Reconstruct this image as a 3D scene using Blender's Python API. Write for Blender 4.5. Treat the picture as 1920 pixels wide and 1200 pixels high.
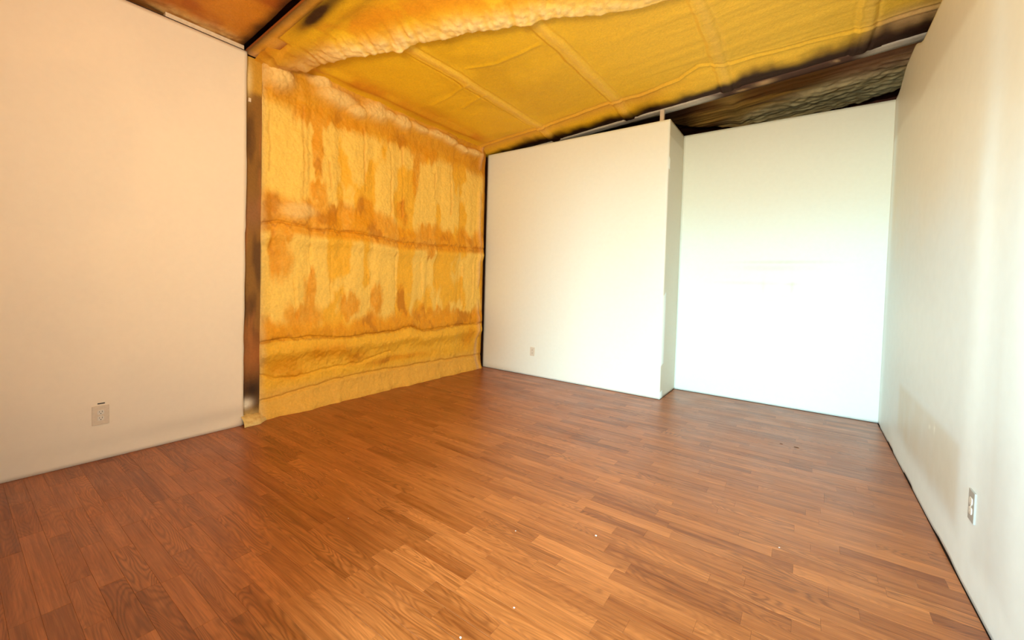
import bpy, math, random
import numpy as np
from mathutils import Vector, Matrix
random.seed(7)
for o in list(bpy.data.objects): bpy.data.objects.remove(o)
SC = bpy.context.scene; COL = SC.collection

# ------------------------------------------------------------------ camera, light, exposure
EYE = 1.23
F_PX, CX, CY, YAW, PITCH, ROLL = 770.53, 963.4, 550.5, .6202, .0308, .0282
Fw = np.array([-math.sin(YAW)*math.cos(PITCH), math.cos(YAW)*math.cos(PITCH), -math.sin(PITCH)])
R0 = np.array([math.cos(YAW), math.sin(YAW), 0.]); U0 = np.cross(R0, Fw)
Rt = math.cos(ROLL)*R0 + math.sin(ROLL)*U0
Up = -math.sin(ROLL)*R0 + math.cos(ROLL)*U0
cd = bpy.data.cameras.new('camera'); cam = bpy.data.objects.new('camera', cd); COL.objects.link(cam)
cam.matrix_world = Matrix(((Rt[0], Up[0], -Fw[0], 0), (Rt[1], Up[1], -Fw[1], 0), (Rt[2], Up[2], -Fw[2], EYE), (0, 0, 0, 1)))
cd.sensor_fit = 'HORIZONTAL'; cd.sensor_width = 36; cd.lens = F_PX/1920*36
cd.shift_x = (960-CX)/1920; cd.shift_y = (CY-600)/1920; cd.clip_start = .02
SC.camera = cam

w = bpy.data.worlds.new('daylight_outside'); SC.world = w; w.use_nodes = True
w.node_tree.nodes['Background'].inputs[0].default_value = (.68, .89, 1, 1)
w.node_tree.nodes['Background'].inputs[1].default_value = 4.0

def area(name, loc, target, sx, sy, power, color, spread=180):
    l = bpy.data.lights.new(name, 'AREA'); l.shape = 'RECTANGLE'; l.size = sx; l.size_y = sy
    l.energy = power; l.color = color; l.spread = math.radians(spread)
    o = bpy.data.objects.new(name, l); COL.objects.link(o); o.location = loc
    d = Vector(target)-Vector(loc); o.rotation_euler = d.to_track_quat('-Z', 'Z').to_euler()
    return o
# an added cool fill, then daylight from the glazed door of the next room, behind and to the right of the camera
area('cool_side_fill', (-2.0, -.52, 1.25), (.58, 1.9, 1.2), .8, 1.0, 28, (.60, .93, 1.0), 80)  # added cool fill aimed at the right wall; no window is there
area('daylight_window', (.42, -3.0, 2.45), (-1.0, 3.2, 0), .7, 1.8, 570, (.54, .91, 1.0))
# added warm fill behind the camera, standing in for the warm ambient light
area('warm_fill', (-.75, -.42, 1.95), (-2.0, 3.0, 2.6), .7, .5, 62, (1, .75, .44), 150)
vs = SC.view_settings
vs.view_transform = 'Standard'; vs.look = 'None'; vs.gamma = 1; vs.use_curve_mapping = False
vs.exposure = .34

# ------------------------------------------------------------------ helpers
def srgb(r, g, b):
    f = lambda c: c/12.92 if c <= .04045 else ((c+.055)/1.055)**2.4
    return np.array([f(r/255), f(g/255), f(b/255)])
def _hash(ix, iy, seed):
    n = (ix.astype(np.int64)*374761393 + iy.astype(np.int64)*668265263 + seed*2147483647) & 0xffffffff
    n = ((n ^ (n >> 13))*1274126177) & 0xffffffff
    n = n ^ (n >> 16)
    return (n & 0xffffff)/float(0xffffff)
def vn(x, y, seed=0):
    ix = np.floor(x); iy = np.floor(y); fx = x-ix; fy = y-iy
    fx = fx*fx*fx*(fx*(fx*6-15)+10); fy = fy*fy*fy*(fy*(fy*6-15)+10)
    a = _hash(ix, iy, seed); b = _hash(ix+1, iy, seed); c = _hash(ix, iy+1, seed); d = _hash(ix+1, iy+1, seed)
    return a*(1-fx)*(1-fy)+b*fx*(1-fy)+c*(1-fx)*fy+d*fx*fy
def fbm(x, y, seed=0, oc=4, g=.5):
    s = 0; a = 1; t = 0
    for k in range(oc):
        s = s+a*vn(x*2**k+17.3*k, y*2**k-9.1*k, seed+k); t += a; a *= g
    return s/t
def cell(x, y, seed=0):
    """distance to the nearest scattered point: 0 at a point, ~1 between points"""
    ix = np.floor(x); iy = np.floor(y); best = np.full(x.shape, 9.)
    for dx in (-1, 0, 1):
        for dy in (-1, 0, 1):
            px = ix+dx+_hash(ix+dx, iy+dy, seed); py = iy+dy+_hash(ix+dx, iy+dy, seed+5)
            best = np.minimum(best, (x-px)**2+(y-py)**2)
    return np.sqrt(best)
def ss(x, a, b):
    t = np.clip((x-a)/(b-a), 0, 1); return t*t*(3-2*t)
def gauss(d, s): return np.exp(-(d/s)**2)
def pdist(x, y, poly):
    best = np.full(x.shape, 1e9)
    for (x0, y0), (x1, y1) in zip(poly[:-1], poly[1:]):
        dx, dy = x1-x0, y1-y0; L = dx*dx+dy*dy+1e-12
        t = np.clip(((x-x0)*dx+(y-y0)*dy)/L, 0, 1)
        best = np.minimum(best, (x-x0-t*dx)**2+(y-y0-t*dy)**2)
    return np.sqrt(best)
def blob(x, y, cx, cy, rx, ry): return np.exp(-((x-cx)/rx)**2-((y-cy)/ry)**2)
def mixc(c, d, t): return c*(1-t[..., None])+d*t[..., None]

def link(name, me, mat, parent=None, kind=None, label=None, cat=None, group=None, loc=None):
    o = bpy.data.objects.new(name, me); COL.objects.link(o)
    if mat is not None and me is not None: me.materials.append(mat)
    if loc is not None: o.location = loc
    if parent is not None:
        o.parent = parent
    for k, v in (('kind', kind), ('label', label), ('category', cat), ('group', group)):
        if v: o[k] = v
    return o
def grid(name, P, C, mat, smooth=True, **kw):
    """P (n,m,3) points, C (n,m,3) colours"""
    n, m = P.shape[:2]
    me = bpy.data.meshes.new(name)
    idx = np.arange(n*m).reshape(n, m)
    q = np.stack([idx[:-1, :-1], idx[1:, :-1], idx[1:, 1:], idx[:-1, 1:]], -1).reshape(-1, 4)
    me.vertices.add(n*m); me.vertices.foreach_set('co', P.reshape(-1).astype(np.float32))
    me.loops.add(q.size); me.loops.foreach_set('vertex_index', q.reshape(-1).astype(np.int32))
    me.polygons.add(len(q)); me.polygons.foreach_set('loop_start', np.arange(0, q.size, 4, dtype=np.int32))
    me.update(calc_edges=True)
    if smooth: me.polygons.foreach_set('use_smooth', np.ones(len(q), bool))
    a = me.color_attributes.new('Col', 'FLOAT_COLOR', 'POINT')
    cc = np.ones((n*m, 4), np.float32); cc[:, :3] = np.clip(C.reshape(-1, 3), 0, 1)
    a.data.foreach_set('color', cc.reshape(-1)); me.validate()
    return link(name, me, mat, **kw)
def boxes(name, bl, mat, bevel=0, **kw):
    """bl: list of (x0,x1,y0,y1,z0,z1) joined into ONE mesh"""
    import bmesh
    bm = bmesh.new()
    for b in bl:
        x0, x1, y0, y1, z0, z1 = b
        r = bmesh.ops.create_cube(bm, size=1)
        for v in r['verts']:
            v.co = Vector(((x0+x1)/2+v.co.x*(x1-x0), (y0+y1)/2+v.co.y*(y1-y0), (z0+z1)/2+v.co.z*(z1-z0)))
    if bevel: bmesh.ops.bevel(bm, geom=list(bm.edges), offset=bevel, segments=2, affect='EDGES', profile=.6)
    me = bpy.data.meshes.new(name); bm.to_mesh(me); bm.free()
    return link(name, me, mat, **kw)
def prism(name, pts, axis, a, b, mat, **kw):
    """polygon pts extruded along axis ('x','y','z') from a to b"""
    def P(p, t):
        return {'x': (t, p[0], p[1]), 'y': (p[0], t, p[1]), 'z': (p[0], p[1], t)}[axis]
    n = len(pts); v = [P(p, a) for p in pts]+[P(p, b) for p in pts]
    f = [tuple(range(n)), tuple(range(2*n-1, n-1, -1))]+[(i, i+n, (i+1) % n+n, (i+1) % n) for i in range(n)]
    me = bpy.data.meshes.new(name); me.from_pydata(v, [], f); me.update()
    import bmesh
    bm = bmesh.new(); bm.from_mesh(me); bmesh.ops.recalc_face_normals(bm, faces=bm.faces); bm.to_mesh(me); bm.free()
    return link(name, me, mat, **kw)

# ------------------------------------------------------------------ materials
class M:
    def __init__(s, name):
        s.m = bpy.data.materials.new(name); s.m.use_nodes = True; s.t = s.m.node_tree; s.b = s.t.nodes['Principled BSDF']
    def n(s, typ, **k):
        nd = s.t.nodes.new(typ)
        for a, v in k.items(): setattr(nd, a, v)
        return nd
    def l(s, a, b): s.t.links.new(a, b)
    def math(s, op, a, b=None):
        nd = s.n('ShaderNodeMath', operation=op)
        for i, v in enumerate((a, b)):
            if v is None: continue
            if isinstance(v, (int, float)): nd.inputs[i].default_value = v
            else: s.l(v, nd.inputs[i])
        return nd.outputs[0]
    def noise(s, vec, scale, detail=4, rough=.55, dist=0):
        nd = s.n('ShaderNodeTexNoise'); nd.inputs['Scale'].default_value = scale; nd.inputs['Detail'].default_value = detail
        nd.inputs['Roughness'].default_value = rough; nd.inputs['Distortion'].default_value = dist
        if vec is not None: s.l(vec, nd.inputs['Vector'])
        return nd.outputs['Fac']
    def mix(s, blend, fac, a, b):
        nd = s.n('ShaderNodeMix', data_type='RGBA', blend_type=blend)
        for i, v in ((0, fac), (6, a), (7, b)):
            if isinstance(v, (int, float)): nd.inputs[i].default_value = v
            elif isinstance(v, (tuple, list, np.ndarray)): nd.inputs[i].default_value = tuple(v)[:3]+(1,)
            else: s.l(v, nd.inputs[i])
        return nd.outputs[2]
    def bump(s, h, strength, dist):
        nd = s.n('ShaderNodeBump'); nd.inputs['Strength'].default_value = strength; nd.inputs['Distance'].default_value = dist
        s.l(h, nd.inputs['Height']); s.l(nd.outputs[0], s.b.inputs['Normal'])
    def ramp(s, fac, lo, hi):
        nd = s.n('ShaderNodeMapRange'); nd.inputs[1].default_value = lo[0]; nd.inputs[2].default_value = hi[0]
        nd.inputs[3].default_value = lo[1]; nd.inputs[4].default_value = hi[1]; s.l(fac, nd.inputs[0]); return nd.outputs[0]
    def set(s, **k):
        for a, v in k.items(): s.b.inputs[a].default_value = v
def attr_mat(name, rough, grain, gscale, bstr, bdist, bscale, spec=.5):
    m = M(name); a = m.n('ShaderNodeAttribute', attribute_name='Col'); g = m.n('ShaderNodeNewGeometry').outputs['Position']
    n1 = m.noise(g, gscale, 4); v = m.ramp(n1, (.3, 1-grain), (.7, 1+grain))
    m.l(m.mix('MULTIPLY', 1, a.outputs['Color'], v), m.b.inputs['Base Color'])
    m.bump(m.noise(g, bscale, 5, .6), bstr, bdist); m.set(Roughness=rough); m.b.inputs['Specular IOR Level'].default_value = spec
    return m.m
MAT_FOAM = attr_mat('spray_foam', .6, .07, 60, .55, .006, 75, .3)
MAT_WALL = attr_mat('painted_drywall', .62, .012, 25, .12, .002, 140, .3)
MAT_DRY = attr_mat('skimmed_drywall', .45, .02, 12, .10, .002, 90, .4)
def plain(name, col, rough=.5, metal=0, var=.08, scale=30):
    m = M(name); g = m.n('ShaderNodeNewGeometry').outputs['Position']
    v = m.ramp(m.noise(g, scale, 4), (.3, 1-var), (.7, 1+var))
    m.l(m.mix('MULTIPLY', 1, tuple(col), v), m.b.inputs['Base Color']); m.set(Roughness=rough, Metallic=metal)
    return m.m
MAT_PRIMER = plain('red_oxide_primer', srgb(82, 34, 16), .55, 0, .3, 12)
MAT_PLASTIC = plain('white_plastic', srgb(222, 214, 200), .35, 0, .02)
MAT_PAINTED_PLATE = plain('paint_smeared_plastic', srgb(218, 200, 176), .5, 0, .05, 60)
MAT_GREYPLATE = plain('brushed_grey_plate', srgb(168, 167, 162), .4, .1, .03)
MAT_SLOT = plain('dark_slot', srgb(30, 24, 20), .7)
MAT_DARKGAP = plain('gap_shade', srgb(45, 30, 22), .8, 0, .2)  # dark colour standing in for the shade inside gaps
MAT_PINE = plain('pale_pine', srgb(226, 205, 178), .6, 0, .08, 40)
MAT_CRUMB = plain('plaster', srgb(240, 235, 225), .8)
MAT_SUB = plain('subfloor', srgb(40, 26, 16), .9)

def oak():
    m = M('oak_laminate'); a = m.n('ShaderNodeAttribute', attribute_name='Col')
    sep = m.n('ShaderNodeSeparateColor'); m.l(a.outputs['Color'], sep.inputs[0])
    r1, r2, r3 = sep.outputs
    g = m.n('ShaderNodeNewGeometry').outputs['Position']
    off = m.n('ShaderNodeCombineXYZ'); m.l(m.math('MULTIPLY', r2, 37.), off.inputs[0]); m.l(m.math('MULTIPLY', r3, 53.), off.inputs[1]); m.l(m.math('MULTIPLY', r1, 29.), off.inputs[2])
    add = m.n('ShaderNodeVectorMath', operation='ADD'); m.l(g, add.inputs[0]); m.l(off.outputs[0], add.inputs[1])
    def sc(x, y, z=1):
        v = m.n('ShaderNodeVectorMath', operation='MULTIPLY'); m.l(add.outputs[0], v.inputs[0]); v.inputs[1].default_value = (x, y, z); return v.outputs[0]
    base = m.noise(sc(1.7, 11), 1, 1.5, .4, .25)
    rings = m.math('SINE', m.math('MULTIPLY', base, 150.)); rings = m.math('POWER', m.math('ADD', m.math('MULTIPLY', rings, .5), .5), 1.6)
    amt = m.ramp(r3, (0, .15), (1, 1.0))
    rings = m.math('MULTIPLY', rings, amt)
    fine = m.noise(sc(5, 170), 1, 4, .65)
    streak = m.noise(sc(2.2, 38), 1, 3, .6)
    darkc = srgb(114, 50, 9); lightc = srgb(192, 116, 60)
    tone = m.math('ADD', m.math('MULTIPLY', r1, .62), m.math('MULTIPLY', m.ramp(streak, (.35, 0), (.65, 1)), .38))
    c = m.mix('MIX', tone, darkc, lightc)
    c = m.mix('MIX', m.math('MULTIPLY', rings, .55), c, srgb(82, 32, 6))
    c = m.mix('MULTIPLY', 1, c, m.ramp(fine, (.3, .72), (.7, 1.20)))
    m.l(c, m.b.inputs['Base Color'])
    m.l(m.ramp(m.noise(g, 3.5, 4), (.3, .30), (.7, .42)), m.b.inputs['Roughness'])
    m.bump(fine, .10, .001); m.b.inputs['Specular IOR Level'].default_value = .62
    return m.m
MAT_OAK = oak()

# ------------------------------------------------------------------ dimensions (metres; floor at z = 0)
XF = -3.76                 # steel side wall behind the foam
XL = -3.67                 # face of the left partition
XR = .582                  # face of the right wall
YA, YB, XJ = 4.486, 5.076, -1.246
H = 2.977
roofz = lambda x: 3.03+.075*(x+3.72)
flz = lambda x: 2.975+.078*(x+3.68)        # underside of the rafter flanges

# floor slab
floor = boxes('floor', [(-4.1, 2.3, -2.0, 6.32, -.08, -.009)], MAT_SUB, kind='structure')

# planks
def view(p):
    d = np.array(p)-np.array([0, 0, EYE]); z = d@Fw
    if z < .15: return None
    return CX+F_PX*(d@Rt)/z, CY-F_PX*(d@Up)/z, np.linalg.norm(d)
planks = []
WROW = .0745
y = -.62; row = 0
while y < YB-.005:
    y1 = min(y+WROW, YB-.004)
    xa, xb = (-3.775, XR-.003) if y1 <= YA+.001 else (XJ+.004, XR-.003)
    if y < YA < y1: xa, xb = -3.775, XR-.003
    x = xa-random.uniform(0, .5)
    while x < xb:
        L = random.choice([.36, .42, .5, .58, .66])*random.uniform(.9, 1.1)
        a, b = max(x, xa), min(x+L, xb)
        if b-a > .02: planks.append((a, b, y, y1))
        x += L
    y = y1; row += 1
    if y1 >= YB-.005: break
# split the row that crosses the front of the partition
pl2 = []
for (a, b, c, d) in planks:
    if c < YA < d:
        pl2.append((a, b, c, YA-.002))
        if b > XJ+.03: pl2.append((max(a, XJ+.004), b, YA-.002, d))
    else: pl2.append((a, b, c, d))
planks = pl2
def plank_mesh(name, lst):
    g = .0002; V = []; Fc = []; C = []
    for (a, b, c, d) in lst:
        k = len(V); t = random.uniform(-.0001, .0001); e = .0005
        for z, s in ((-.009, g), (t-.0004, g), (t, g+e)):
            V += [(a+s, c+s, z), (b-s, c+s, z), (b-s, d-s, z), (a+s, d-s, z)]
        for j in (0, 4):
            for i in range(4): Fc.append((k+j+i, k+j+(i+1) % 4, k+j+4+(i+1) % 4, k+j+4+i))
        Fc.append((k+8, k+9, k+10, k+11))
        r = (min(.85, max(.1, random.gauss(.48, .18))), random.random(), random.random()**1.3, 1)
        C += [r]*12
    me = bpy.data.meshes.new(name); me.from_pydata(V, [], Fc); me.update()
    at = me.color_attributes.new('Col', 'FLOAT_COLOR', 'POINT'); at.data.foreach_set('color', np.array(C, np.float32).reshape(-1))
    return me
sc_ = []
for i, p in enumerate(planks):
    cx, cy = (p[0]+p[1])/2, (p[2]+p[3])/2; best = 0
    for q in ((cx, cy, 0), (p[0], cy, 0), (p[1], cy, 0)):
        v = view(q)
        if v and -20 < v[0] < 1940 and v[1] < 1215: best = max(best, (p[1]-p[0])*(p[3]-p[2])/v[2]**3)
    sc_.append((best, i))
sc_.sort(reverse=True); big = set(i for s, i in sc_[:300] if s > 0)
for i in sorted(big):
    p = planks[i]; cx, cy = (p[0]+p[1])/2, (p[2]+p[3])/2
    link('plank', plank_mesh('plank', [(p[0]-cx, p[1]-cx, p[2]-cy, p[3]-cy)]), MAT_OAK, parent=floor, loc=(cx, cy, 0))
link('planks', plank_mesh('planks', [planks[i] for i in range(len(planks)) if i not in big]), MAT_OAK, parent=floor, kind='stuff')

# ------------------------------------------------------------------ foam side wall
LIGHT = srgb(246, 204, 96); MID = srgb(240, 182, 50); ORANGE = srgb(224, 148, 8); DEEP = srgb(176, 106, 10); TAN = srgb(214, 184, 124)
GOLD = srgb(205, 145, 32); DARKST = srgb(52, 26, 12)
Y = np.arange(1.548, 4.44, .0065); Z = np.arange(0.0, 3.085, .0065)
yy, zz = np.meshgrid(Y, Z, indexing='ij')
wy = yy+.05*(fbm(yy*4, zz*4, 3)-.5); wz = zz+.06*(fbm(yy*4, zz*4, 9)-.5)
girt_up = [(1.5, 1.64), (1.69, 1.675), (1.95, 1.65), (2.43, 1.665), (2.93, 1.62), (3.74, 1.64), (4.46, 1.67)]
girt_lo = [(1.5, .655), (1.93, .665), (2.36, .63), (2.62, .64), (2.93, .635), (3.13, .67), (3.34, .61), (3.87, .63), (4.46, .64)]
low1 = [(1.5, .15), (2.37, .225), (3.47, .21), (4.46, .18)]
low2 = [(1.55, .39), (1.70, .33), (1.89, .31), (2.14, .35), (2.49, .35), (2.9, .42)]
vc = [[(1.62, 2.6), (1.61, 2.43), (1.635, 2.29), (1.62, 2.1)], [(1.90, 2.73), (1.91, 1.9)], [(2.51, 2.71), (2.53, 2.1)], [(2.82, 2.71), (2.81, 2.63), (2.84, 2.55), (2.85, 1.88)],
      [(2.99, 2.67), (3.01, 1.91)], [(3.74, 2.65), (3.76, 2.05)], [(3.5, 2.5), (3.5, 2.2)], [(2.15, 2.3), (2.17, 2.05)],
      [(1.97, 1.5), (2.0, 1.2), (1.98, .8)], [(1.84, 1.2), (1.86, .85)], [(2.17, 1.5), (2.2, .95)], [(2.58, 1.25), (2.6, .95)], [(2.93, 1.5), (2.95, .8)], [(3.3, 1.4), (3.32, .95)], [(3.55, 1.2), (3.56, .9)], [(4.0, 1.4), (4.0, .9)], [(4.2, 1.45), (4.22, .75)]]
h = .035*(fbm(yy*1.2, zz*.9, 1)-.5)+.02*(fbm(yy*5, zz*5, 2)-.5)+.017*(fbm(yy*20, zz*15, 4, 4, .62)-.5)+.006*(1-cell(yy*30+fbm(yy*9, zz*9, 45), zz*30, 44))*fbm(yy*4, zz*4, 46)
# vertical passes of the spray gun
strk = fbm(wy*7, zz*.55, 21, 2); h += .035*(strk-.5)
inband = ss(zz, .72, .85)*(1-ss(zz, 2.62, 2.75))
rib = np.abs(((wy*3.05) % 1)-.5)*2; h += inband*.012*(1-rib**3)
vy = yy+.030*(fbm(yy*9, zz*9, 13, 4)-.5)+.012*(fbm(yy*34, zz*34, 14, 2)-.5)
for k, p in enumerate(vc):
    d = pdist(vy, zz, p); on = .25+.75*ss(fbm(yy*3+k, zz*4.5, 15+k, 2), .35, .6); side = np.interp(zz, [p[-1][1], p[0][1]], [p[-1][0], p[0][0]])
    h -= on*.016*gauss(d, .009); h += on*.014*gauss(d, .06)*ss(vy-side, -.01, .01)
# girts: foam swells above the crease and steps back below it
for g, s in ((girt_up, 1.), (girt_lo, 1.15)):
    gz = np.interp(yy, [p[0] for p in g], [p[1] for p in g]); dz = zz-gz+.035*(fbm(yy*7, zz*4, 31, 4)-.5)
    h += s*(.030*np.exp(-((dz-.05)/.09)**2)+.038*np.exp(-((dz+.10)/.07)**2)-.022*(.3+1.0*fbm(yy*5, zz*0, 35))*gauss(dz, .008))
for g, s in ((low1, .020), (low2, .016)):
    d = pdist(yy+.02*fbm(yy*20, zz*20, 5), zz+.03*(fbm(yy*12, zz*12, 6)-.5), g); h -= s*gauss(d, .012)
h += .05*np.exp(-(zz/.10)**2)*(.6+.8*fbm(yy*3, zz*3, 8))            # foam toe on the floor
lump = (1-cell(wy*26, wz*26, 40)); h += .010*lump*blob(wy, wz, 2.1, .42, .55, .16)
h += .016*lump*blob(wy, wz, 1.60, 2.78, .35, .16)
# pale popcorn beads along the eave girt
eave = 0*yy; epal = 0*yy
for cy_, cz_, ry, rz in ((2.05, 2.985, .10, .05), (2.22, 2.92, .19, .085), (2.42, 2.86, .10, .06), (2.62, 2.93, .15, .085), (2.80, 2.94, .10, .05), (2.95, 2.93, .13, .06), (3.22, 2.95, .13, .045), (3.45, 2.95, .13, .045), (3.68, 2.95, .16, .045), (3.92, 2.92, .13, .04), (4.15, 2.93, .15, .04), (1.68, 2.90, .12, .10)):
    e = 1/(1+np.exp((np.sqrt(((wy-cy_)/ry)**2+((wz-cz_)/rz)**2)-1)*6)); epal = np.maximum(epal, e)
h += .045*epal+.010*epal*lump+.03*np.exp(-((zz-2.93)/.10)**2)
h += .10*ss(zz, 2.93, 3.09)**2
# trowelled lump under the upper girt
b2 = 1/(1+np.exp((np.sqrt(((wy-1.86)/.15)**2+((wz-1.80)/.075)**2)-1)*7)); h += .03*b2
h += .035*gauss(yy-4.31+.03*(fbm(zz*3, zz*0, 47)-.5), .03)*ss(fbm(zz*2.3, zz*0+2, 48), .3, .5)*ss(zz, .3, .5)
h *= ss(4.44-yy, -.01, .05)*.8+.2
h += .012
# colour
cf = ss(fbm(wy*3.6, wz*1.5, 51, 5)+.30*(strk-.5)+.12, .46, .56)
C = mixc(MID[None, None, :]+0*yy[..., None], LIGHT, cf*inband)
om = np.zeros_like(yy)
wy = wy+.06*(fbm(yy*7, zz*5, 71, 4)-.5)+.02*(fbm(yy*40, zz*6, 72, 3)-.5); wz = wz+.16*(fbm(yy*26, zz*2.2, 73, 4)-.5)*ss(zz, .55, .75)
for g, lo, hi in ((girt_up, -.07, .30), (girt_lo, .0, .26)):
    gz = np.interp(yy, [p[0] for p in g], [p[1] for p in g]); jag = .22*(fbm(wy*6.5, wz*1.2, 61, 3)-.5)
    om = np.maximum(om, ss(zz-gz, lo-.03, lo+.03)*(1-ss(zz-gz+jag*1.4, hi-.14, hi-.02)))
for by, bz, ry, rz in ((2.37, .91, .10, .13), (2.70, .98, .09, .18), (1.91, .86, .17, .14), (3.33, .77, .22, .11), (1.71, 1.38, .10, .22), (3.36, 1.76, .13, .10), (3.42, 1.55, .07, .10), (2.28, 1.82, .14, .10), (2.52, 1.9, .12, .14),
                       (3.0, 1.95, .10, .15), (3.59, .79, .3, .09), (1.72, 1.62, .12, .12), (1.98, 1.05, .05, .2), (3.02, 1.0, .06, .2), (2.05, 2.0, .10, .12), (2.0, 2.68, .2, .12), (2.35, 2.74, .25, .09), (2.9, 2.78, .3, .09), (3.3, 2.72, .25, .12), (3.2, 2.5, .05, .3), (2.05, 2.4, .05, .35), (3.9, .75, .3, .08)):
    om = np.maximum(om, ss(blob(wy, wz, by, bz, ry, rz)+.35*(fbm(wy*12, wz*7, 78, 4)-.5), .20, .60))
om = np.maximum(om, .75*ss(zz+.18*(fbm(wy*5, wz*2, 77)-.5), 2.60, 2.80))
C = mixc(C, ORANGE, np.clip(om, 0, 1)*(.60+.35*fbm(yy*30, zz*12, 74, 3)))
C = C*(.94+.14*fbm(yy*55, zz*22, 75, 3))[..., None]
lowm = 0*yy
for by, bz, ry, rz in ((1.75, .43, .16, .09), (2.05, .5, .12, .08), (2.25, .5, .14, .07), (2.45, .42, .12, .07), (4.15, .45, .1, .14), (1.85, .35, .12, .04), (3.0, .33, .4, .03)):
    lowm = np.maximum(lowm, np.clip(1.4*blob(wy, wz, by, bz, ry, rz)*(.5+fbm(wy*14, wz*9, 81)), 0, 1))
C = mixc(C, ORANGE, lowm*.75)
C = mixc(C, DEEP, .55*ss(fbm(wy*5, wz*4, 91, 4), .60, .74)*np.clip(om+lowm, 0, 1))
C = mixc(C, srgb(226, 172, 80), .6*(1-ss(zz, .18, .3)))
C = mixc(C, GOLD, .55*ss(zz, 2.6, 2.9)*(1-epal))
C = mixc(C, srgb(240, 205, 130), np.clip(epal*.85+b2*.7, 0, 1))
C = mixc(C, TAN, .7*ss(-yy, -1.62, -1.53)); C = mixc(C, srgb(214, 170, 128), .7*gauss(yy-4.32, .03)*ss(fbm(zz*2.3, zz*0+2, 48), .3, .5))  # pinkish highlight of the vertical corner bead, put into its colour
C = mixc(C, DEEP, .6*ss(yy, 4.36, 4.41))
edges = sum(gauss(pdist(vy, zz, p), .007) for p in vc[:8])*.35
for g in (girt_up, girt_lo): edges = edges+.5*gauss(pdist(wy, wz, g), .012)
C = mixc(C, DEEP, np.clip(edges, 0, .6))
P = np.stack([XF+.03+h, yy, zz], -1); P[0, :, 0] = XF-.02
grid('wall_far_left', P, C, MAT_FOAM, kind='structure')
boxes('wall_outer', [(-4.25, -4.15, -2.0, 6.4, -.08, 4.0)], MAT_PRIMER, kind='structure')

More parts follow.
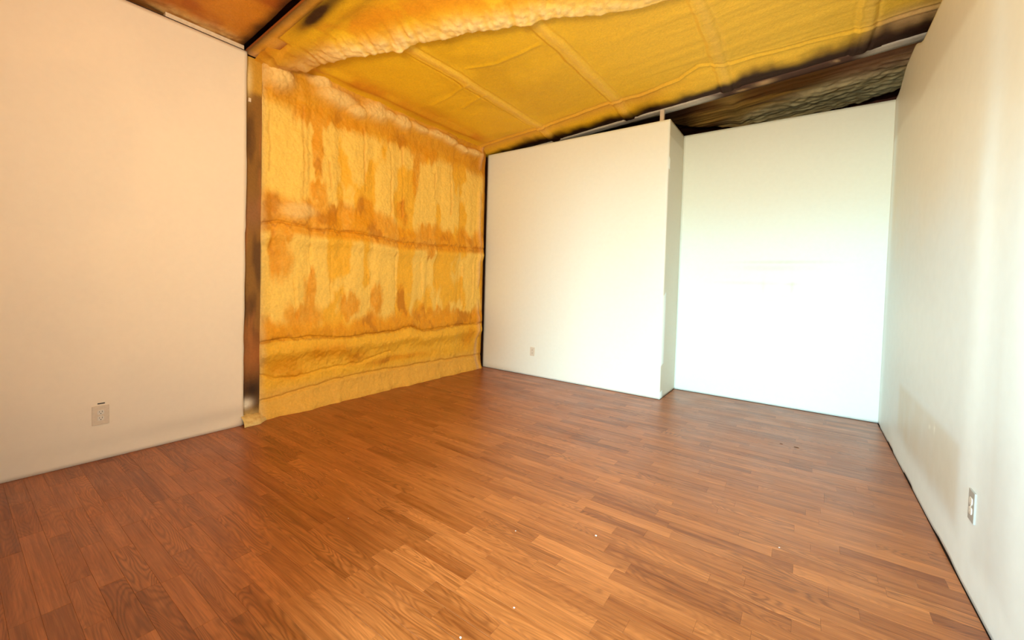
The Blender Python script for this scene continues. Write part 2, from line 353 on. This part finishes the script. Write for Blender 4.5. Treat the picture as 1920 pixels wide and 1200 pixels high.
# ------------------------------------------------------------------ roof foam (three bays of one ceiling)
def pale_to(C, col, t): return mixc(C, col, np.clip(t, 0, 1))
seams = [-2.70, -1.735, -.71, .30, 1.28]
roll = [(-3.9, 1.70), (-3.68, 1.75), (-3.46, 1.88), (-3.2, 1.94), (-2.87, 2.11), (-2.5, 2.23), (-2.08, 2.38), (-1.87, 2.50), (-1.64, 2.58), (-1.38, 2.74), (-1.01, 2.91), (-.4, 3.02), (1.4, 3.25)]
def main_bay():
    X = np.arange(-3.80, 1.30, .0095); Yv = np.arange(1.495, 4.64, .0095)
    xx, yv = np.meshgrid(X, Yv, indexing='ij')
    wx = xx+.05*(fbm(xx*3, yv*3, 103)-.5); wv = yv+.05*(fbm(xx*3, yv*3, 104)-.5)
    d = np.zeros_like(xx)                                       # positive = hangs lower
    d += .02*(fbm(xx*1.1, yv*1.1, 105)-.5)+.008*(fbm(xx*5, yv*5, 106)-.5)+.003*(fbm(xx*22, yv*22, 107, 3)-.5)
    d += .006*(fbm(xx*.9, yv*13, 108, 2)-.5)*2*ss(xx, -1.8, -.6)     # long spray passes
    sm = 0*xx
    for s in seams:
        q = wx-s; k_ = ss(yv-np.interp(xx, [p[0] for p in roll], [p[1] for p in roll]), -.06, .04); sm = np.maximum(sm, gauss(q, .045)*k_); d += k_*( .020*gauss(q, .075)+.007*gauss(q+.055, .012)-.010*gauss(q-.045, .015)-.006*gauss(q+.09, .012))
    # thick hand-sprayed roll beside the near rafter, with a sharp lumpy lip
    ry = np.interp(xx, [p[0] for p in roll], [p[1] for p in roll])+.05*(fbm(xx*7, yv*0+3, 110, 3)-.5)
    q = ry-yv
    lip = ss(q, -.008, .020); body = np.exp(-np.clip(q, 0, 9)/.42)
    lump = 1-cell(wx*17, wv*17, 111); corr = fbm((xx*.92+yv*.40+.03*fbm(xx*5, yv*5, 112))*26, (yv*.92-xx*.4)*3.5, 113, 2)
    near = ss(-xx, .9, 2.2)
    d += lip*(.055*body+.014*lump*gauss(q-.10, .16)+.034*corr*gauss(q-.12, .15)*near)
    d += .05*ss(-yv, -1.80, -1.58)
    nearedge = 1-ss(yv, 1.60, 1.72)
    # fillet down to the far rafter
    ry2 = np.interp(xx, [-3.7, -2.75, -2.3, -1.75, -1.5, -1.1, -.89, -.65, .22, .72], [4.28, 4.27, 4.26, 4.22, 4.27, 4.2, 4.06, 4.2, 4.33, 4.34])+.02*(fbm(xx*8, yv*0, 115)-.5)
    q2 = yv-ry2; d += .012*gauss(q2, .018)-.008*gauss(q2+.03, .014)+.045*ss(q2, 0, .28)+.006*gauss(q2+.07, .012)*ss(xx, -.9, -.5)
    # eave cove
    d += .05*np.exp(-(xx+3.8)/.10)+.02*gauss(wx+3.52, .05)*(1-ss(yv, 3.9, 4.3))
    # branch lines
    for b in ([(-2.55, 2.75), (-2.3, 2.87), (-1.88, 2.88)], [(-2.72, 2.95), (-3.0, 3.02), (-3.3, 3.05)], [(-2.7, 3.2), (-3.1, 3.3)]):
        d += .008*gauss(pdist(wx, wv, b), .02)
    C = GOLD[None, None]*.0+srgb(226, 158, 36)
    C = srgb(240, 192, 34)+0*xx[..., None]
    C = pale_to(C, srgb(255, 206, 70), ss(xx, -2.2, -.4)*.8)
    C = pale_to(C, srgb(222, 174, 24), .7*ss(fbm(wx*1.6, wv*1.6, 120), .5, .7)*(1-ss(xx, -2.4, -1.2)))
    C = pale_to(C, srgb(250, 204, 96), .45*sm)
    C = pale_to(C, srgb(212, 134, 16), .75*gauss(wx+3.50, .11)*(1-ss(yv, 4.0, 4.4))*ss(yv, 2.0, 2.3)*(.4+fbm(wx*6, wv*6, 121)))
    C = pale_to(C, srgb(255, 224, 150), lip*gauss(q-.08, .11)*(.35+.5*lump+.6*ss(corr, .35, .65)*near))
    C = pale_to(C, srgb(222, 138, 28), lip*gauss(q-.36, .15)*.7*ss(fbm(wx*5, wv*5, 125), .35, .6))
    C = pale_to(C, srgb(196, 132, 30), .6*ss(-xx, 2.9, 3.5)*(1-ss(yv, 1.9, 2.1)))
    C = pale_to(C, srgb(216, 150, 70), .5*ss(q2, -.12, .02)*(1-ss(q2, .02, .2))*(1-ss(xx, -1.6, -.9)))
    C = pale_to(C, srgb(208, 168, 130), .75*ss(xx+.25*(fbm(xx*4, yv*4, 126)-.5), .18, .48)*ss(q2, -.25, 0.05))
    # bare red-oxide steel showing where the spray feathers out
    n = .17*(fbm(xx*5.5, yv*3, 130, 3)-.5)+.10*(fbm(xx*1.7, 0*yv, 131, 2)-.5)
    dk = ss(yv+n+.035*ss(xx, -.9, .1)-.03*ss(xx, .25, .5), 4.37, 4.57)
    C = pale_to(C, DARKST, dk)
    for (bx, by, r1, r2) in ((-2.85, 1.53, .24, .055), (-2.45, 1.52, .22, .05), (-2.1, 1.51, .3, .03)):
        C = pale_to(C, DARKST, 1.3*blob(wx, wv, bx, by, r1, r2))
    zz_ = roofz(xx)-d; on = nearedge*ss(xx+.06*(fbm(yv*9, xx*9, 140)-.5), -3.34, -3.18)
    zz_ = zz_*(1-on)+on*(flz(xx)-.006-.006*fbm(xx*14, yv*14, 141)); off = (1-ss(xx, -3.36, -3.28))*(1-ss(yv, 1.575, 1.60)); zz_ = zz_+off*.03
    P = np.stack([xx, yv, zz_], -1)
    return P, C
Pm, Cm = main_bay()
ceil = grid('ceiling', Pm, Cm, MAT_FOAM, kind='structure')

def far_bay():
    X = np.arange(-3.8, 1.60, .012); Yv = np.arange(4.76, 6.40, .012)
    xx, yv = np.meshgrid(X, Yv, indexing='ij')
    wx = xx+.06*(fbm(xx*3, yv*3, 203)-.5); wv = yv+.06*(fbm(xx*3, yv*3, 204)-.5)
    d = .02*(fbm(xx*1.5, yv*1.5, 205)-.5)+.030*(fbm(xx*1.1, wv*9, 206, 3)-.5)
    lump = .5*(1-cell(wx*11, wv*13, 211))+fbm(wx*9, wv*16, 212, 4)*.8-.15
    lm = ss(yv+.35*xx, 5.15, 5.5)*ss(xx, -1.1, -.7)
    d += .030*lump*lm+.02*gauss(wx+.75, .07)
    C = srgb(214, 166, 84)+0*xx[..., None]
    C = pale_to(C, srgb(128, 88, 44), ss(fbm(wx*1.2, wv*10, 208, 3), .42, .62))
    C = pale_to(C, srgb(255, 238, 180), .95*lm*(.35+.9*lump))
    C = pale_to(C, srgb(170, 124, 96), .7*ss(xx, -.05, .4)*(1-ss(yv, 5.2, 5.5)))
    C = pale_to(C, srgb(196, 160, 90), .7*gauss(wx+.78, .12))
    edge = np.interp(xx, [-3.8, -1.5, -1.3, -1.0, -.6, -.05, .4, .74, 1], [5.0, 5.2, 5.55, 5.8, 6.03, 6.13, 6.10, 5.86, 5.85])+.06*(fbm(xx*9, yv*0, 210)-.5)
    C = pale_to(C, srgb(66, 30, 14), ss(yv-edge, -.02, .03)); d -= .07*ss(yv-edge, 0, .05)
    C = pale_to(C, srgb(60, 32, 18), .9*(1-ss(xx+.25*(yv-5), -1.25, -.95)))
    C = pale_to(C, srgb(170, 160, 150), .6*gauss(yv-4.86, .05)*ss(-xx, .55, .8))
    return np.stack([xx, yv, roofz(xx)+.03-d], -1), C
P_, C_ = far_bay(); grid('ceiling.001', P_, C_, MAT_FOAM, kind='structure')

def near_bay():
    X = np.arange(-4.15, 1.30, .014); Yv = np.arange(-.7, 1.432, .014)
    xx, yv = np.meshgrid(X, Yv, indexing='ij')
    wx = xx+.06*(fbm(xx*3, yv*3, 303)-.5); wv = yv+.06*(fbm(xx*3, yv*3, 304)-.5)
    d = .03*(fbm(xx*2, yv*2, 305)-.5)+.01*(fbm(xx*9, yv*9, 306)-.5)
    lump = 1-cell(wx*18, wv*18, 311)
    g = np.clip(1.3*blob(wx, wv, -3.75, 1.12, .10, .16)+blob(wx, wv, -3.70, .92, .06, .12)+blob(wx, wv, -3.70, 1.28, .08, .12), 0, 1)
    d += .02*lump*g
    C = srgb(176, 96, 26)+0*xx[..., None]
    C = pale_to(C, srgb(206, 132, 34), ss(fbm(wx*3, wv*3, 307), .4, .65))
    C = pale_to(C, srgb(214, 172, 110), .8*g*(.3+lump)); C = pale_to(C, DARKST, .9*ss(yv+.08*(fbm(xx*5, yv*5, 309)-.5), 1.34, 1.44))
    return np.stack([xx, yv, roofz(xx)+.018-d], -1), C
P_, C_ = near_bay(); grid('ceiling.002', P_, C_, MAT_FOAM, kind='structure')

# roof sheet above everything so no daylight leaks in
prism('ceiling.003', [(-4.25, 3.16), (2.5, 3.62), (2.5, 3.70), (-4.25, 3.24)], 'y', -.75, 6.42, MAT_PRIMER, kind='structure')

# ------------------------------------------------------------------ steel frame
def beam_piece(name, y0, y1, zlo, zhi, x0, x1, colf, mat=MAT_FOAM, n=160, **kw):
    """box along x following the roof slope, colour varying along it"""
    X = np.linspace(x0, x1, n); prof = [(y0, zhi), (y0, zlo), (y1, zlo), (y1, zhi)]
    P = np.zeros((n, 13, 3)); k = 0; pts = []
    for (a, b) in zip(prof, prof[1:]+prof[:1]):
        for t in (0, .34, .67): pts.append((a[0]+(b[0]-a[0])*t, a[1]+(b[1]-a[1])*t))
    pts.append(prof[0])
    for j, (py, pz) in enumerate(pts): P[:, j, 0] = X; P[:, j, 1] = py; P[:, j, 2] = flz(X)+pz
    C = colf(P[..., 0], P[..., 1]); return grid(name, P, C, mat, smooth=False, **kw)
def thing(name, label, cat, loc, group=None):
    return link(name, None, None, label=label, cat=cat, group=group, loc=loc)
def part_of(o, root):
    o.parent = root; o.matrix_parent_inverse = Matrix.Translation(-Vector(root.location))
    return o
pale = srgb(205, 196, 182)
def farcol(x, y):
    C = pale+0*x[..., None]
    t = ss(x+.25*(fbm(x*9, y*20, 401)-.5), -1.05, -.75)*(1-ss(x+.1*(fbm(x*8, y*9, 402)-.5), .22, .40))
    C = pale_to(C, srgb(74, 36, 20), t*.95)
    C = pale_to(C, srgb(214, 176, 130), 1.2*blob(x, y, -.42, 4.70, .07, .04)+.8*blob(x, y, -.62, 4.72, .05, .02)+.9*blob(x, y, .12, 4.68, .02, .01))
    return C
def nearcol(x, y):
    C = srgb(216, 156, 48)+0*x[..., None]
    C = pale_to(C, srgb(226, 172, 84), .5*ss(fbm(x*7, y*20, 411), .4, .7))
    C = pale_to(C, DARKST, 1.2*blob(x, y, -2.80, 1.53, .27, .045)+.5*ss(x, -2.45, -2.2))
    C = pale_to(C, srgb(226, 176, 118), .8*gauss(y-1.572, .008)*(1-ss(x, -3.1, -2.9))+.8*(1-ss(x, -3.66, -3.60)))
    C = pale_to(C, DARKST, ss(-y, -1.437, -1.428)*.9)
    return C
ra = thing('steel_rafter', 'pale overspray-dusted steel rafter sloping up above the white back partition', 'beam', (-1.5, 4.70, flz(-1.5)))
part_of(beam_piece('flange', 4.63, 4.77, 0, .012, -3.72, 1.6, farcol), ra)
part_of(beam_piece('web', 4.70, 4.71, .012, .03, -3.72, 1.6, lambda x, y: DARKST+0*x[..., None]), ra)
rb = thing('steel_rafter', 'orange foam-coated steel rafter rising from the left partition corner', 'beam', (-2.5, 1.5, flz(-2.5)))
part_of(beam_piece('flange', 1.43, 1.575, 0, .012, -3.70, XR, nearcol), rb)
part_of(beam_piece('web', 1.43, 1.44, .012, .03, -3.70, XR, lambda x, y: srgb(140, 74, 20)+0*x[..., None]), rb)

def column_surface(name, x0, y0, y1, z0, z1, colf, **kw):
    Yv = np.linspace(y0, y1, 14); Zv = np.arange(z0, z1, .012); a, b = np.meshgrid(Yv, Zv, indexing='ij')
    return grid(name, np.stack([x0+0*a+.002*(fbm(a*20, b*20, 5)-.5), a, b], -1), colf(a, b), MAT_FOAM, **kw)
def lcol(a, b):
    C = srgb(138, 96, 38)+0*a[..., None]
    C = pale_to(C, srgb(100, 66, 26), ss(fbm(a*9, b*2.2, 501, 4), .45, .65))
    C = pale_to(C, srgb(166, 104, 46), .8*ss(fbm(a*14, b*2.0, 502)+.25*blob(a, b, 1.44, .85, .1, .5), .55, .70))
    C = pale_to(C, srgb(150, 100, 66), .6*blob(a, b, 1.5, 1.72, .1, .12))
    C = pale_to(C, srgb(170, 104, 50), .8*blob(a, b, 1.5, .55, .2, .2))
    C = pale_to(C, srgb(48, 30, 16), .9*blob(a, b, 1.5, .27, .1, .10))
    C = pale_to(C, srgb(228, 218, 196), 1.2*blob(a, b, 1.45, .16, .05, .04))
    C = pale_to(C, srgb(210, 178, 110), 1.1*blob(a, b, 1.45, .03, .2, .06))
    C = pale_to(C, srgb(200, 150, 50), ss(b, 2.66, 2.72))
    C = pale_to(C, srgb(226, 196, 130), 1.1*blob(a, b, 1.455, 2.78, .025, .12))
    return C
# the column stands under the rafter
ca = thing('steel_column', 'dark brown primed steel column between left wall and foam', 'column', (-3.72, 1.49, 0))
part_of(column_surface('flange', XL-.035, 1.40, 1.555, 0, H-.002, lcol), ca)
part_of(boxes('web', [(-4.0, XL-.04, 1.47, 1.48, 0, H-.03)], MAT_PRIMER), ca)
part_of(boxes('bolt', [(XL-.037, XL-.022, 1.452, 1.470, 2.605, 2.635)], MAT_PINE, .003), ca)
def rcol(a, b):
    C = srgb(84, 36, 16)+0*a[..., None]
    C = pale_to(C, srgb(150, 90, 36), .8*ss(fbm(a*20, b*3, 511), .5, .65)); C = pale_to(C, srgb(40, 20, 12), ss(a, YA-.02, YA)*.8)
    return C
cb = thing('steel_column', 'dark brown steel column in the far corner beside the back partition', 'column', (-3.76, 4.48, 0))
part_of(column_surface('flange', XF+.005, 4.37, 4.56, 0, H, rcol), cb)
part_of(boxes('web', [(-4.0, XF-.0, 4.46, 4.47, 0, H)], MAT_PRIMER), cb)

# toe of foam at the foot of the left column
def toe():
    Yv = np.arange(1.405, 1.66, .005); t = np.linspace(0, 1, 14); a, b = np.meshgrid(Yv, t, indexing='ij')
    wdt = (.085+.03*fbm(a*14, b*0, 601))*ss(-a, -1.66, -1.50); hgt = (.055+.03*fbm(a*9, b*0, 602))*(.35+.65*ss(-a, -1.66, -1.5))
    x = XL-.03+wdt*np.sin(b*math.pi/2); z = hgt*np.cos(b*math.pi/2)+.012*(fbm(a*30, b*6, 603)-.5)*(1-b)+.001
    C = pale_to(srgb(224, 192, 122)+0*a[..., None], srgb(196, 150, 80), .6*ss(fbm(a*18, b*4, 604), .6, .8))
    return np.stack([x, a, z], -1), C
P_, C_ = toe(); grid('foam_toe', P_, C_, MAT_FOAM, label='pale foam blob at the foot of the dark steel column', cat='foam')

# ------------------------------------------------------------------ partitions
def wall_face(name, A, B, z0, z1, base, colf=None, step=.025, mat=MAT_WALL, edge=None, **kw):
    """vertical wall with thickness behind its face, running A -> B; the face is on the right-hand side"""
    A = np.array(A, float); B = np.array(B, float); L = np.linalg.norm(B-A); u = (B-A)/L; nrm = np.array([u[1], -u[0]])
    s = np.linspace(0, L, max(2, int(L/step)+1)); zt = np.linspace(0, 1, int(H/step)+1)
    S, T = np.meshgrid(s, zt, indexing='ij'); top = z1(S) if callable(z1) else z1+0*S
    bot = z0(S) if callable(z0) else z0
    Zz = bot+(top-bot)*T
    off = .0025*(fbm(S*1.3, Zz*1.3, 700)-.5)
    th = .10
    P = np.stack([A[0]+u[0]*S+nrm[0]*off, A[1]+u[1]*S+nrm[1]*off, Zz], -1)
    if edge is not None: P[-1, :, 0] += u[0]*edge(Zz[-1]); P[-1, :, 1] += u[1]*edge(Zz[-1])
    C = base+0*S[..., None]
    if colf: C = colf(C, S, Zz)
    # wrap: back | front | back so that the slab is closed at both ends, and cap top and bottom
    Pb = P.copy(); Pb[..., 0] -= nrm[0]*th; Pb[..., 1] -= nrm[1]*th
    Pw = np.concatenate([Pb[:1], P, Pb[-1:]], 0); Cw = np.concatenate([C[:1], C, C[-1:]], 0)
    o = grid(name, Pw, Cw, mat, smooth=False, **kw)
    me = o.data; n, m = Pw.shape[:2]
    import bmesh
    bm = bmesh.new(); bm.from_mesh(me); V = list(bm.verts)
    nb = {}
    for k in range(1, n-1):
        for j in (0, m-1):
            q = P[k-1, j]; nb[k, j] = bm.verts.new((q[0]-nrm[0]*th, q[1]-nrm[1]*th, q[2]))
    for j in (0, m-1):
        for k in range(1, n-2): bm.faces.new((V[k*m+j], V[(k+1)*m+j], nb[k+1, j], nb[k, j]))
    bm.faces.new([nb[1, 0], nb[n-2, 0], nb[n-2, m-1], nb[1, m-1]])
    bmesh.ops.recalc_face_normals(bm, faces=bm.faces)
    cl = bm.verts.layers.float_color.get('Col')
    for v in nb.values(): v[cl] = (*base, 1)
    bm.to_mesh(me); bm.free()
    return o
WARM = srgb(242, 226, 202); WHITE = srgb(236, 242, 236)
def leftc(C, S, Z):
    C = pale_to(C, srgb(226, 214, 196), .35*ss(fbm(S*1.1, Z*1.1, 710), .45, .7))
    return pale_to(C, srgb(205, 190, 170), .5*blob(S, Z, 2.1, .12, .8, .05))
wall_face('wall_left', (XL, -.75), (XL, 1.43), .001, H, WARM, leftc, edge=lambda z: .012*(fbm(z*3, z*0, 720, 3)-.5)-.006*ss(-z, -1.6, -1.55), kind='structure')
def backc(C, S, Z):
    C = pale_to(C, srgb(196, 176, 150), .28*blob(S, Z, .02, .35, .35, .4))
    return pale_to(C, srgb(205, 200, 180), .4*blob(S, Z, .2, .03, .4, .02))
wall_face('wall_back_left', (-3.715, YA), (XJ, YA), .003, lambda s: H+.0*s, WHITE, backc, kind='structure')
# return of the jog: faces +x
wall_face('wall_jog', (XJ, YA+.0005), (XJ, YB+.08), .003, H, srgb(228, 222, 204), lambda C, S, Z: pale_to(C, srgb(198, 188, 160), .5*ss(Z, 2.8, 2.82)), kind='structure')
def nichec(C, S, Z):
    a = .55*blob(S, Z, 1.0, 1.50, .35, .008)+.35*blob(S, Z, .9, 1.44, .3, .02)+.25*blob(S, Z, .75, 1.28, .3, .015)
    a = a+.5*blob(S, Z, 1.12, 1.24, .012, .05)+.4*blob(S, Z, 1.12, 1.28, .05, .01)+.35*blob(S, Z, 1.06, 1.16, .06, .01)+.25*blob(S, Z, .86, 1.24, .012, .08)+.2*blob(S, Z, .95, 1.10, .3, .01)+.2*blob(S, Z, .6, .85, .01, .07)+.2*blob(S, Z, 1.2, .85, .01, .08)
    C = pale_to(C, srgb(205, 205, 188), .8*a*(.4+1.1*fbm(S*40, Z*25, 730)))
    return pale_to(C, srgb(230, 226, 200), .5*ss(Z, 1.55, 2.3))  # beige above, where the low daylight fades, painted into the wall
wall_face('wall_back_right', (XJ, YB), (XR+.02, YB), .003, H, srgb(232, 247, 246), nichec, kind='structure')
def rightc(C, S, Z):
    Yr = YB+.06-S       # wall runs from far to near
    tan = srgb(226, 219, 199); mud = srgb(238, 250, 252)
    C = tan+0*S[..., None]
    wv = Yr+.10*(fbm(Yr*2, Z*1.2, 740)-.5)
    C = pale_to(C, srgb(220, 230, 232), .9*(1-ss(Z+.35*(fbm(Yr*2, Z*2, 741)-.5), 1.3, 2.1)))  # cool daylight on the lower wall painted into its colour
    mudm = np.maximum.reduce([gauss(wv-2.50, .13)*(1-.75*ss(Z, 1.4, 2.2))*(.5+.8*fbm(Yr*3, Z*1.5, 748)), .9*ss(-wv, -2.22, -1.95)*(.55+.6*fbm(Yr*5, Z*.8, 742)), .8*gauss(wv-4.98, .10), .75*blob(Yr, Z, 3.9, .95, .9, .32)])
    mudm = np.maximum(mudm, .85*(1-ss(Z-.09-.07*(Yr-4.2)*0, .02, .14+.0*Z))*ss(-Yr, -4.6, -4.2))
    C = pale_to(C, mud, mudm*1.0)
    box = ss(Yr, 2.60, 2.70)*(1-ss(Yr, 4.05, 4.20))*(1-ss(Z, .52, .58)*1)*ss(Z-(.10+.10*(fbm(Yr*3, Z*0, 744))), 0, .12)
    C = pale_to(C, srgb(206, 197, 172), (.6*box*(.45+.7*fbm(Yr*6, Z*3, 743))))
    C = pale_to(C, srgb(214, 216, 212), .35*blob(Yr, Z, 2.25, .7, .03, .5))
    for (a, b, c, d) in ((2.66, 1.80, .004, .05), (2.64, 1.95, .004, .06), (3.1, .50, .010, .02), (3.2, .48, .015, .008)):
        C = pale_to(C, srgb(246, 248, 238), blob(Yr, Z, a, b, c, d)*1.1)
    C = pale_to(C, srgb(196, 180, 152), .45*ss(Z+.1*(fbm(Yr*1.5, Z*1.5, 745)-.5), 2.55, 2.62)*ss(Yr, 2.6, 2.8))
    return C
wall_face('wall_right', (XR, YB+.06), (XR, -.75), lambda s: .002+.011*np.clip(gauss((YB+.06-s)-2.80, .14)*1.6+ss(np.sin((YB+.06-s)*9), .2, .6)*ss((YB+.06-s), 3.1, 3.4)*1.0, 0, 1), lambda s: H+.10*ss(YB+.06-s, 3.95, 4.30)*(1-ss(YB+.06-s, 4.55, 4.95)), srgb(208, 202, 184), rightc, step=.02, mat=MAT_DRY, kind='structure')
boxes('gap_strip_right', [(XR+.006, XR+.09, -.6, YB, -.008, .02)], MAT_DARKGAP, kind='structure')  # dark strips at the wall feet, shade of the floor gap as colour
boxes('gap_strip_left', [(XL-.09, XL-.006, -.7, 1.40, -.008, .02)], MAT_DARKGAP, kind='structure')

# wall behind the camera, with the doorway the daylight comes through
boxes('wall_front', [(-4.1, -.72, -.72, -.60, 0, 3.6), (-.72, XR+.02, -.72, -.60, 2.08, 3.6), (XR+.02, 2.4, -.72, -.60, 0, 3.6)], plain('front_drywall', srgb(232, 214, 188), .7, 0, .02), kind='structure')
# dark end of the building beyond the partitions
boxes('wall_far_end', [(-4.2, 2.4, 6.32, 6.40, 0, 3.8)], MAT_PRIMER, kind='structure')
boxes('wall_behind_right', [(2.3, 2.4, -.75, 6.4, 0, 3.8)], MAT_PRIMER, kind='structure')

# top plate and stub
tp = boxes('top_plate', [(XL-.075, XL-.03, .93, 1.42, H+.012, H+.052)], MAT_PINE, .003, label='short pale board lying along the top of the left wall', cat='board')
boxes('trim_1', [(XL-.09, XL-.012, -.7, 1.42, H-.01, H+.012)], MAT_DARKGAP, kind='structure')  # dark strip for the shaded gap under the board
boxes('stub_post', [(-1.40, -1.358, YA+.145, YA+.185, 2.60, flz(-1.40)-.001)], MAT_PINE, .002, label='small pale wooden stub between partition top and sloping rafter', cat='post')
# dark strip standing in for the unlit gap above the partition
boxes('trim_2', [(-3.70, XJ-.1, YA+.02, YA+.09, H-.012, H+.004)], MAT_DARKGAP, kind='structure')

# ------------------------------------------------------------------ electrical outlets
def outlet(loc, rz, label, mp, ms, pw=.074, ph=.118, slotmat=MAT_SLOT, extra=None):
    """local frame: +y out of the wall, x across, z up"""
    t = link('wall_outlet', None, None, label=label, cat='outlet', group='duplex outlets on the walls', loc=loc); t.rotation_euler = (0, 0, rz)
    boxes('cover_plate', [(-pw/2, pw/2, -.004, .006, -ph/2, ph/2)], mp, .0025, parent=t)
    for s in (1, -1):
        import bmesh
        bm = bmesh.new(); n = 20; pts = []
        for k in range(n):
            a = 2*math.pi*k/n; pts.append((max(-.0165, min(.0165, .0195*math.cos(a))), max(-.0145, min(.0145, .0175*math.sin(a)))))
        lo = [bm.verts.new((p[0], .004, p[1])) for p in pts]; hi = [bm.verts.new((p[0]*.96, .0085, p[1]*.96)) for p in pts]
        for k in range(n): bm.faces.new((lo[k], lo[(k+1) % n], hi[(k+1) % n], hi[k]))
        bm.faces.new(hi); bmesh.ops.recalc_face_normals(bm, faces=bm.faces)
        me = bpy.data.meshes.new('socket'); bm.to_mesh(me); bm.free()
        so = link('socket', me, ms, parent=t, loc=(0, 0, s*.0195))
        for (x, wd, hh, zz_) in ((-.0065, .0022, .009, .004), (.0065, .0022, .007, .004), (0, .0048, .0045, -.0075)):
            boxes('slot', [(x-wd/2, x+wd/2, .008, .0089, zz_-hh/2, zz_+hh/2)], slotmat, parent=so)
    boxes('screw', [(-.003, .003, .005, .0075, -.003, .003)], ms, .0012, parent=t)
    return t
outlet((XL, .598, .292), -math.pi/2, 'beige paint-smeared outlet low on the left wall', MAT_PAINTED_PLATE, MAT_PLASTIC, .080, .122)
boxes('wall_cutout', [(XL-.001, XL+.0022, .584, .618, .3635, .3705)], MAT_SLOT, label='thin black slot cut in the wall above the left outlet', cat='slot')
outlet((-2.879, YA, .32), math.pi, 'small white outlet low on the back partition', MAT_PLASTIC, MAT_PLASTIC, .07, .115)
outlet((XR, 2.435, .368), math.pi/2, 'grey-plated outlet low on the right wall', MAT_GREYPLATE, MAT_PLASTIC, .072, .125, MAT_GREYPLATE)

# ------------------------------------------------------------------ crumbs and scuffs on the floor
def crumb(x, y, r, seed):
    import bmesh
    bm = bmesh.new(); bmesh.ops.create_icosphere(bm, subdivisions=1, radius=r); rg = random.Random(seed)
    for v in bm.verts: v.co *= rg.uniform(.6, 1.3); v.co.z *= .35
    zmin = min(v.co.z for v in bm.verts)
    for v in bm.verts: v.co.z -= zmin
    me = bpy.data.meshes.new('plaster_crumb'); bm.to_mesh(me); bm.free(); return me
for i, (x, y, r, lab) in enumerate(((-.79, 1.85, .009, 'largest white plaster crumb, on the middle of the laminate floor'), (-.85, 1.25, .006, 'white plaster crumb on the floor nearer the camera, middle of three'),
        (-.92, 1.03, .007, 'white plaster crumb at the bottom edge of the photo'), (-.06, 2.31, .005, 'tiny white plaster crumb on the floor towards the right wall'),
        (-1.85, 1.20, .004, 'tiny pale crumb on the dark side of the floor'), (-1.12, 1.64, .004, 'tiny pale crumb left of the largest crumb'))):
    link('plaster_crumb', crumb(x, y, r*.65, i), MAT_CRUMB, label=lab, cat='crumb', group='plaster crumbs on the floor', loc=(x, y, .0004))
for i, (x, y, r, lab) in enumerate(((-.12, 3.87, .014, 'small dark chip on the floor before the bright niche, left of two'), (-.02, 3.86, .018, 'small dark chip on the floor before the bright niche, right of two'))):
    o = link('dark_chip', crumb(x, y, r, i+40), plain('chip', srgb(92, 62, 42), .7), label=lab, cat='chip', group='dark chips on the floor', loc=(x, y, .0004)); o.scale = (1, .45, .3)
